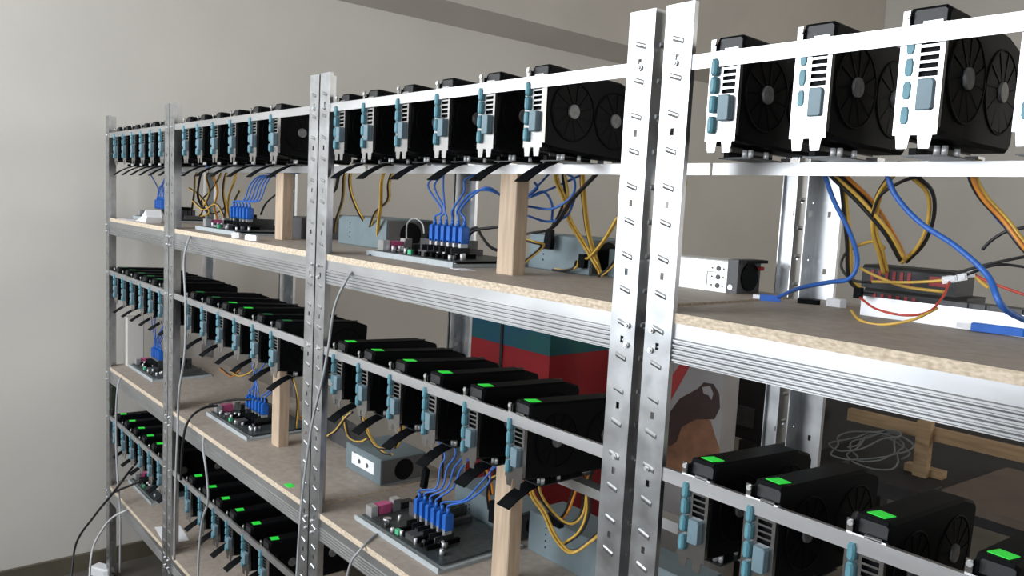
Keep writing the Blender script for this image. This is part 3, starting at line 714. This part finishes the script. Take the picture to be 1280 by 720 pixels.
# yellow/black power cables of the third rack, top shelf
G3 = 'yellow power cables on the third rack'
L3 = 'black and yellow power cable over the top shelf of the third rack'
for nm, (pts, w) in zip(['yellow power cable bowing to the inline connector, top shelf of third rack', 'thick yellow and black power cable dropping straight, top shelf of third rack', 'short yellow power cable ending at the upper inline connector, top shelf of third rack', 'doubled yellow power cable slanting from the post, top shelf of third rack', 'short yellow power cable at the foot of the post, top shelf of third rack', 'yellow power cable poking out beside the pine block, top shelf of third rack', 'all-black power cable slanting behind the pine block, top shelf of third rack', 'thin yellow lead lying by the lower inline connector, top shelf of third rack'], [
  ([(695,222,.17),(706,250,.2),(712,275,.22),(730,305,.25),(748,335,.27)], ('yellow','bwire','yellow')),
  ([(728,217,.17),(730,250,.2),(735,290,.24),(745,325,.27),(750,342,.28)], ('yellow','bwire','bwire','yellow')),
  ([(705,217,.18),(708,245,.2),(700,268,.22),(690,285,.24)], ('yellow','bwire')),
  ([(773,270,.22),(755,300,.24),(738,320,.26),(733,322,.27)], ('yellow','bwire','yellow')),
  ([(775,318,.25),(762,335,.26),(750,345,.26)], ('yellow','bwire')),
  ([(655,300,.2),(668,303,.2),(678,308,.22),(655,328,.22)], ('yellow','bwire')),
  ([(745,218,.15),(715,250,.17),(690,285,.19),(660,292,.2),(640,300,.2)], ('bwire','bwire')),
  ([(692,337,.26),(705,338,.26),(718,335,.26),(722,326,.27)], ('yellow','bwire'))]):
    power_cable(P(*pts), nm, G3, w)
for nm, pts in zip(['dark blue cable hooking down to the inline connector', 'upper dark blue cable swinging behind the pine block', 'lower dark blue cable swinging behind the pine block', 'short dark blue cable touching the pine block'], [[(664,245,.18),(680,240,.19),(690,255,.2),(690,275,.21)], [(660,258,.17),(690,261,.18),(715,245,.19),(718,225,.18),(705,215,.17)], [(660,270,.18),(685,277,.19),(708,270,.19),(718,250,.18)], [(668,228,.17),(672,235,.18),(660,245,.18)]]):
    cable('navy_cable', P(*pts), 0.0023, M['usb_wire'], nm + ', third rack', 'cable', 'dark blue cables on the third rack')
small = at(687, 300, y=.26)
o = link('inline_connector', MB().prism([(-0.008, -0.018), (0.008, -0.018), (0.010, 0.0), (0.008, 0.020), (-0.006, 0.020), (-0.010, 0.0)], 1, -0.006, 0.006, bevel=0.002).mesh('inline_connector', M['black'])); o.location = small
tag(o, 'black inline connector hanging beside the pine block', 'connector', 'black inline connectors')
small = at(729, 327, y=.27)
o = link('inline_connector', MB().prism([(-0.008, -0.012), (0.008, -0.012), (0.009, 0.0), (0.007, 0.014), (-0.007, 0.014)], 1, -0.006, 0.006, bevel=0.002).mesh('inline_connector', M['black'])); o.location = small
tag(o, 'black inline connector between thick yellow cables', 'connector', 'black inline connectors')
# black mains leads beside the third rack motherboard
for nm, pts in zip(['kinked', 'arched'], [[(585,300,.25),(588,288,.25),(596,285,.25),(602,295,.25),(615,310,.25),(640,318,.25)], [(578,312,.22),(590,290,.23),(612,285,.24),(640,282,.25)]]):
    cable('mains_lead', P(*pts), 0.0034, M['bwire'], nm + ' black mains lead behind the motherboard, top shelf of third rack', 'cable', 'black mains leads')
wl = at(530, 285, y=.20)
cable('white_loop_wire', P((508,300,.2),(509,280,.2),(518,273,.2),(528,280,.2),(530,292,.2)), 0.0016, M['wwire'], 'thin pale wire arched over the cooler on the third rack top shelf', 'wire')
pp = at(600, 336, z=Z0+0.0008)
pv = MB(); pv.prism([(-0.025, -0.012), (0.02, -0.016), (0.028, 0.010), (-0.016, 0.016)], 2, 0, 0.0006)
o = link('paper_slip', pv.mesh('paper_slip', M['paper'])); o.location = (pp.x, pp.y-0.04, Z0); tag(o, 'white paper slip lying beside the motherboard on the third rack', 'paper')
# second rack cables seen past the post
GB = 'yellow power cables on the second rack'
LB = 'black and yellow power cable, third-rack end of the second rack'
for nm, (pts, w) in zip(['orange and yellow power cable, third-rack end of the second rack', 'yellow power cable bending along the supply, third-rack end of the second rack', 'thick yellow power cable hanging straight, third-rack end of the second rack', 'yellow power cable curling round it, third-rack end of the second rack', 'short all-black power cable by the post, third-rack end of the second rack'], [
  ([(430,222,.17),(428,250,.2),(420,275,.23),(418,290,.25)], ('yellow','orange','bwire')),
  ([(437,222,.18),(440,245,.2),(450,268,.22),(458,280,.24)], ('yellow','bwire')),
  ([(477,226,.18),(476,255,.2),(473,280,.22),(472,300,.24)], ('yellow','bwire','yellow')),
  ([(486,230,.18),(485,250,.2),(470,265,.21),(463,283,.23)], ('yellow','bwire')),
  ([(424,215,.16),(420,235,.17),(412,245,.18)], ('bwire','bwire'))]):
    power_cable(P(*pts), nm, GB, w)
LB2 = 'yellow power cable behind the arched blue bundle on the second rack'
for nm, (pts, w) in zip(['doubled yellow power cable behind the blue bundle on the second rack', 'orange-stranded yellow power cable behind the blue bundle on the second rack', 'thin yellow power cable nearest the pine block behind the blue bundle on the second rack', 'bent black and yellow power cable behind the blue bundle on the second rack', 'wavy black and yellow power cable behind the blue bundle on the second rack', 'black and yellow power cable crossing another behind the blue bundle, second rack', 'yellow power cable hanging straight behind the perforated post, second rack', 'orange power cable bowed behind the cooler, top shelf of second rack', 'black-stranded yellow power cable looping low behind the cooler, second rack', 'yellow power cable knotted with black wire behind the cooler, second rack'], [
  ([(281,222,.2),(279,240,.22),(282,262,.25),(280,275,.28)], ('yellow','yellow','bwire')),
  ([(292,228,.2),(286,245,.22),(285,262,.25),(288,275,.28)], ('yellow','orange','yellow')),
  ([(300,238,.2),(294,250,.22),(292,265,.25),(295,276,.28)], ('yellow','bwire')),
  ([(258,222,.2),(262,240,.22),(255,258,.25),(250,270,.28)], ('bwire','yellow')),
  ([(240,250,.22),(255,262,.24),(270,255,.25),(280,270,.27)], ('bwire','yellow')),
  ([(236,235,.22),(250,245,.24),(262,265,.25),(245,272,.27)], ('bwire','yellow')),
  ([(244,222,.2),(243,240,.22),(240,262,.26),(238,274,.29)], ('yellow','yellow','bwire')),
  ([(268,222,.2),(272,240,.23),(268,258,.26),(272,274,.29)], ('orange','yellow')),
  ([(250,222,.2),(248,248,.23),(262,266,.27),(278,262,.29),(286,248,.29)], ('bwire','yellow','bwire')),
  ([(274,222,.2),(264,238,.23),(252,252,.26),(262,270,.29)], ('yellow','bwire'))]):
    power_cable(P(*pts), nm, GB, w)
cable('black_cable', P((326,268,.20),(332,255,.18),(345,243,.17),(358,236,.16)), 0.003, M['bwire'], 'black cable rising behind the blue bundle to the pine block', 'cable')
psu(-2.230, -2.090, 0.20, 0.34, SHELF_Z[0], 0.060, 'dark power supply behind the pine block on the top shelf of the second rack', mt='dgrey')
for (px, py, w, lab) in ((297, 293, 0.030, 'small white plug lying before the motherboard on the second rack'), (316, 293, 0.055, 'crumpled white wrapper lying before the motherboard on the second rack')):
    p = at(px, py, y=0.03)
    mb = MB().prism([(-w/2, -0.008), (w*0.3, -0.010), (w/2, 0.0), (w*0.35, 0.010), (-w*0.4, 0.008)], 2, 0, 0.014, bevel=0.004)
    o = link('white_scrap', mb.mesh('white_scrap', M['paper'])); o.location = (p.x, 0.028, Z0); tag(o, lab, 'scrap', 'white scraps on the shelves')

# third rack middle shelf cables
Z1 = SHELF_Z[1]
GM = 'yellow power cables on the middle shelf'
for nm, (pts, w) in zip(['large yellow power cable loop by the pine block, middle shelf of third rack', 'inner yellow power cable loop by the pine block, middle shelf of third rack', 'orange power cable entering the looped inline connector, middle shelf of third rack', 'black and yellow power cable crossing the white sticker, middle shelf of third rack', 'orange power cable above the hanging inline connector, middle shelf of third rack', 'short orange power cable beside the hanging inline connector, middle shelf of third rack', 'short all-orange power cable under the rail, middle shelf of third rack'], [
  ([(664,612,.14),(680,640,.16),(695,672,.18),(715,690,.2),(740,675,.22),(760,655,.25)], ('yellow','bwire','yellow')),
  ([(672,608,.16),(690,640,.18),(712,655,.2),(728,640,.22),(732,600,.22)], ('yellow','bwire')),
  ([(722,600,.2),(716,620,.2),(708,640,.2),(700,650,.21)], ('orange','bwire')),
  ([(735,605,.2),(735,640,.2),(725,665,.2),(705,680,.2)], ('bwire','yellow')),
  ([(625,590,.16),(614,600,.17),(610,615,.18),(612,635,.19)], ('orange','yellow','bwire')),
  ([(605,585,.16),(612,600,.17),(615,618,.18)], ('orange','bwire')),
  ([(712,575,.2),(725,585,.2),(735,595,.2)], ('orange','orange'))]):
    power_cable(P(*pts), nm, GM, w)
o = link('inline_connector', MB().prism([(-0.008, -0.020), (0.008, -0.020), (0.010, 0.0), (0.008, 0.022), (-0.008, 0.022)], 1, -0.006, 0.006, bevel=0.002).mesh('inline_connector', M['black'])); o.location = at(617, 640, y=.18)
tag(o, 'black inline connector under orange wires on the middle shelf', 'connector', 'black inline connectors')
o = link('inline_connector', MB().box(-0.022, 0.018, -0.006, 0.006, -0.008, 0.008).mesh('inline_connector', M['black'])); o.location = at(694, 651, y=.21)
tag(o, 'black inline connector in a loop of yellow wires on the middle shelf', 'connector', 'black inline connectors')
o = link('inline_connector', MB().prism([(-0.010, -0.022), (0.004, -0.024), (0.012, 0.020), (0.0, 0.024)], 1, -0.006, 0.006, bevel=0.002).mesh('inline_connector', M['black'])); o.location = at(531, 597, y=.16)
tag(o, 'black inline connector above the cooler on the middle shelf', 'connector', 'black inline connectors')
for nm, (pts, w) in zip(['wide yellow power cable loop before the stickered supply, second rack', 'narrow yellow power cable hook before the stickered supply, second rack', 'black power cable running off to the post before the stickered supply, second rack', 'small black and yellow power cable loop before the stickered supply, second rack', 'yellow power cable hanging down before the stickered supply, second rack'], [
  ([(452,520,.16),(458,540,.17),(470,558,.18),(488,560,.19),(498,545,.2),(495,525,.2)], ('yellow','bwire')),
  ([(455,515,.18),(462,545,.19),(478,565,.2),(490,568,.2)], ('yellow','bwire')),
  ([(410,545,.14),(420,538,.15),(432,522,.16),(440,515,.17)], ('bwire','yellow')),
  ([(430,520,.18),(436,545,.19),(450,552,.2),(460,548,.2)], ('bwire','yellow')),
  ([(500,515,.17),(503,540,.18),(495,560,.19)], ('yellow','bwire'))]):
    power_cable(P(*pts), nm, GM, w)
for nm, (pts, w) in zip(['orange power cable beside the perforated post, middle shelf of second rack', 'black and yellow power cable by the dark pouch, middle shelf of second rack', 'orange-stranded power cable by the dark pouch, middle shelf of second rack', 'yellow power cable behind the pine block on the middle shelf of the second rack'], [([(375,520,.2),(385,535,.2),(380,550,.22)], ('yellow','orange')), ([(290,465,.2),(300,470,.2),(312,466,.2),(320,460,.2)], ('bwire','yellow')),
               ([(275,460,.2),(290,470,.22),(300,462,.22)], ('bwire','yellow','orange')), ([(365,470,.2),(372,500,.2),(370,535,.22)], ('yellow','bwire'))]):
    power_cable(P(*pts), nm, GM, w)
o = link('black_pouch', MB().prism([(-0.12, 0), (0.11, 0), (0.13, 0.02), (0.06, 0.05), (-0.05, 0.055), (-0.11, 0.03)], 1, -0.03, 0.03, bevel=0.008).mesh('black_pouch', M['dgrey'])); o.location = (-2.02, 0.305, Z1)
tag(o, 'dark grey cloth pouch among wires, middle shelf of second rack', 'pouch')

# grey network cables drooping over the shelf edges
GN = 'grey network cables'
cable('network_cable', P((464,317,.10),(448,330,.03),(432,352,-.012),(418,385,-.016),(411,430,-.018),(404,470,-.018),(392,520,-.018),(384,570,-.018),(376,640,-.018),(370,735,-.018)), 0.0028, M['gwire'], 'grey network cable falling past the perforated post beside the third rack', 'cable', GN, seg=8)
cable('network_cable', P((478,663,.075),(465,672,.03),(450,688,-.010),(438,705,-.016),(430,740,-.018)), 0.0028, M['gwire'], 'grey network cable drooping over the middle shelf edge of the third rack', 'cable', GN)
cable('network_cable', P((262,527,.09),(256,540,.02),(254,560,-.014),(258,590,-.018),(260,625,-.018),(252,655,-.018),(248,705,-.018),(246,770,-.018)), 0.0034, M['gwire'], 'grey network cable drooping over the middle shelf edge of the second rack', 'cable', GN)
cable('network_cable', P((246,288,.09),(240,292,.02),(234,305,-.012),(230,330,-.016),(232,380,-.018),(231,440,-.018),(224,490,-.018),(222,540,-.018),(219,620,-.018),(218,700,-.018)), 0.0034, M['gwire'], 'grey network cable falling along the post between end and second racks', 'cable', GN, seg=8)
cable('network_cable', P((170,462,.08),(155,470,.02),(148,480,-.014),(145,520,-.018),(146,580,-.018),(150,640,-.018),(150,715,-.018)), 0.0036, M['gwire'], 'grey network cable hanging before the lower rows of the end rack', 'cable', GN)
cable('mains_lead', P((272,507,.09),(255,510,.05),(240,520,.0),(232,535,-.014),(228,560,-.018),(226,600,-.018)), 0.0038, M['bwire'], 'black mains lead drooping over the middle shelf edge of the second rack', 'cable', 'black mains leads')
cable('mains_lead', P((262,506,.10),(290,500,.13),(318,500,.16),(345,508,.18)), 0.0038, M['bwire'], 'black mains lead lying behind the motherboard on the second rack', 'cable', 'black mains leads')
fl = lambda px, py: at(px, py, z=0.006)
cable('mains_lead', P((178,570,.06),(165,585,.02),(152,602,-.03)) + P((140,618,-.05),(118,645,-.08),(95,680,-.11)) + [Vector((-3.25, -0.16, 0.006)), Vector((-3.28, -0.26, 0.006))], 0.0042, M['bwire'], 'black mains lead sagging from the end rack to the floor', 'cable', 'black mains leads')
cable('mains_lead', P((200,592,.10),(180,600,.04),(150,612,-.02),(138,618,-.04)), 0.0042, M['bwire'], 'short black mains lead joining the sagging one at the end rack', 'cable', 'black mains leads')
cable('white_cable', P((172,632,.08),(158,638,.0),(142,646,-.03),(128,662,-.05),(115,690,-.08)) + [Vector((-3.14, -0.12, 0.006)), Vector((-3.10, -0.22, 0.006))], 0.0040, M['wwire'], 'white cable sagging from the end rack to the floor', 'cable')

# small things on the end rack
o = link('crumpled_paper', MB().prism([(-0.06, 0.0), (-0.02, 0.002), (0.06, 0.0), (0.075, 0.02), (0.06, 0.045), (0.035, 0.028), (-0.01, 0.012)], 1, -0.03, 0.03, bevel=0.01).mesh('crumpled_paper', M['paper'])); o.location = (-2.98, 0.055, SHELF_Z[0])
tag(o, 'crumpled white paper on the top shelf of the end rack', 'paper')
o = link('paper_sheet', MB().prism([(-0.12, -0.03), (0.10, -0.04), (0.12, 0.02), (-0.08, 0.035)], 2, 0, 0.001).mesh('paper_sheet', M['paper'])); o.location = (-3.14, 0.05, SHELF_Z[0])
tag(o, 'flat white paper sheet on the top shelf of the end rack', 'paper')
o = link('paper_sheet', MB().prism([(-0.08, -0.03), (0.07, -0.045), (0.09, 0.03), (-0.05, 0.045)], 2, 0, 0.0012).mesh('paper_sheet', M['paper'])); o.location = (-2.72, 0.055, SHELF_Z[2])
tag(o, 'white paper sheet lying on the bottom shelf of the end rack', 'paper')
o = link('pale_box', MB().prism([(0, 0), (0.052, 0), (0.052, 0.19), (0.0, 0.19)], 1, 0, 0.06, bevel=0.003).mesh('pale_box', M['wall'])); o.location = (-3.328, 0.062, SHELF_Z[1])
tag(o, 'pale box standing at the wall end of the end rack middle shelf', 'box')
o = link('green_tag', MB().prism([(-0.014, -0.008), (0.012, -0.009), (0.014, 0.008), (-0.012, 0.009)], 2, 0, 0.001).mesh('green_tag', M['led'])); o.location = at(362, 607, z=Z1); tag(o, 'bright green tag lying, middle shelf of second rack', 'tag')

# ------------------------------------------------------------------ behind the racks
def carton(name, x0, x1, y0, y1, z0, z1, mt, label, cat):
    root = empty(name, ((x0+x1)/2, (y0+y1)/2, z0)); tag(root, label, cat)
    return root, (x1-x0)/2, (y1-y0)/2, z1-z0
r, w, d, h = carton('storage_box', -2.25, -1.80, 0.90, 1.32, 0.0, 1.26, None, 'tall red box with a blue band standing behind the third rack', 'box')
link('body', MB().box(-w, w, -d, d, 0, 1.088).mesh('body', M['box_red']), r)
link('lid', MB().box(-w-0.002, w+0.002, -d-0.002, d+0.002, 1.088, h).mesh('lid', M['box_blue']), r)
sx = at(628, 430, y=0.9).x - (-2.025)
link('strap', MB().box(sx-0.006, sx+0.006, -d-0.006, -d-0.002, 0.0, h).mesh('strap', M['dark']), r)
r, w, d, h = carton('printed_carton', -1.60, -1.228, 1.0, 1.07, 0.0, 1.22, None, 'tall white carton with red, brown and tan print behind the third rack', 'box')
link('body', MB().box(-w, w, -d, d, 0, h).mesh('body', M['print_white']), r)
def pr(px_list, mt, name, lift):
    pts = []
    for (a, b) in px_list:
        q = at(a, b, y=1.0); pts.append((q.x-(-1.414), q.z))
    link(name, MB().prism(pts, 1, -d, -d-lift).mesh(name, M[mt]), r)
pr([(826,500),(840,470),(860,440),(872,440),(850,480),(836,505)], 'print_red', 'red_stripe', 0.0006)
pr([(876,458),(884,440),(890,440),(880,462)], 'print_red', 'red_stripe', 0.0006)
pr([(822,575),(824,530),(840,520),(870,520),(888,525),(894,545),(900,562),(895,585),(850,600)], 'print_tan', 'tan_patch', 0.0006)
pr([(828,550),(834,520),(850,498),(872,486),(880,478),(892,480),(899,492),(900,510),(893,524),(870,524),(852,534),(846,552),(838,558)], 'print_brown', 'brown_patch', 0.0012)
pr([(878,484),(888,482),(892,492),(890,500),(886,494),(880,492)], 'print_white', 'pale_patch', 0.0018)
# dark worktable with a crate, wire coil and wooden frame
r = empty('work_table', (-0.75, 1.73, 0)); tag(r, 'dark worktable standing behind the fourth rack', 'table')
link('table_top', MB().box(-0.60, 1.2, -0.45, 0.45, 0.84, 0.88).mesh('table_top', M['dark']), r)
for (lx, ly) in ((-0.56, -0.41), (1.16, -0.41), (-0.56, 0.41), (1.16, 0.41)):
    link('leg', MB().box(lx-0.03, lx+0.03, ly-0.03, ly+0.03, 0, 0.84).mesh('leg', M['dark']), r)
r = empty('dark_crate', (at(955, 520, y=1.30).x, 1.46, 0.88)); tag(r, 'black crate with two grey panels on the dark worktable', 'crate')
link('body', MB().box(-0.16, 0.13, -0.16, 0.2, 0, 0.30).mesh('body', M['dark']), r)
for xx in (-0.13, 0.0): link('panel', MB().box(xx, xx+0.10, -0.166, -0.16, 0.04, 0.10).mesh('panel', M['dgrey']), r)
r = empty('timber_trestle', (-0.70, 1.45, 0.88)); tag(r, 'brown timber trestle with an upright, standing on the dark worktable', 'frame')
lx0, lx1 = at(1062, 515, y=1.45).x+0.70, 0.6
zl = at(1062, 515, y=1.45).z-0.88
link('cross_bar', MB().box(lx0, lx1, -0.012, 0.012, zl-0.022, zl+0.012).mesh('cross_bar', M['wood_dark']), r)
ux = at(1153, 560, y=1.42).x+0.70
for q in (ux, ux+0.85): link('upright', MB().box(q-0.018, q+0.018, -0.036, -0.012, 0, zl+0.03).mesh('upright', M['wood_dark']), r)
for q in (ux, ux+0.85): link('foot', MB().box(q-0.05, q+0.05, -0.012, 0.02, 0, 0.02).mesh('foot', M['wood_dark']), r)
cc = at(1092, 580, z=0.90)
pts = []
for k in range(64):
    a = k*2*math.pi/14; rr_ = 0.085+0.018*math.sin(k*1.7)
    pts.append((cc.x-0.02+0.03*math.sin(k*0.21)+rr_*0.95*math.cos(a), cc.y+0.5*rr_*math.sin(a)+0.02, 0.925+0.04*math.sin(a*0.93+k*0.05)+0.0005*k))
M['coil'] = mat('dull_grey_cable', (0.16, 0.165, 0.165), 0.6, noise=0.05)
cable('wire_coil', pts, 0.0026, M['coil'], 'tangled coil of grey cable on the dark worktable', 'cable', seg=3)
pb = MB().prism([(-0.25, -0.20), (0.30, -0.24), (0.34, 0.20), (-0.22, 0.22)], 2, 0, 0.02)
o = link('cardboard_sheet', pb.mesh('cardboard_sheet', M['card'])); q = at(1260, 620, z=0.88); o.location = (q.x+0.15, q.y-0.02, 0.88); tag(o, 'flat brown cardboard sheet lying on the dark worktable', 'cardboard')
# bundle on the middle shelf of the fourth rack
r = empty('grey_bundle', (-0.60, 0.20, Z1)); tag(r, 'dark grey wrapped bundle on the middle shelf of the fourth rack', 'bundle')
link('body', MB().prism([(-0.05, 0), (0.16, 0), (0.17, 0.05), (0.12, 0.085), (-0.02, 0.09), (-0.06, 0.05)], 1, -0.08, 0.08, bevel=0.02).mesh('body', M['dgrey']), r)
psu(-0.44, -0.16, 0.20, 0.33, Z1, 0.085, 'dark power supply on the middle shelf of the fourth rack', mt='dgrey')

# small white mains adapter on the floor by the end rack
q = at(128, 712, z=0.02)
r = empty('mains_adapter', (q.x, q.y, 0.0), (0, 0, 0.5)); tag(r, 'white mains adapter lying on the floor by the end rack', 'adapter')
link('housing', MB().prism([(-0.045, -0.025), (0.035, -0.025), (0.045, -0.015), (0.045, 0.015), (0.035, 0.025), (-0.045, 0.025)], 2, 0, 0.035, bevel=0.006).mesh('housing', M['paper']), r)
link('strain_relief', MB().cyl((0.045, 0, 0.016), 0.006, 0.02, 0, 10, 0.003).mesh('strain_relief', M['dgrey']), r)
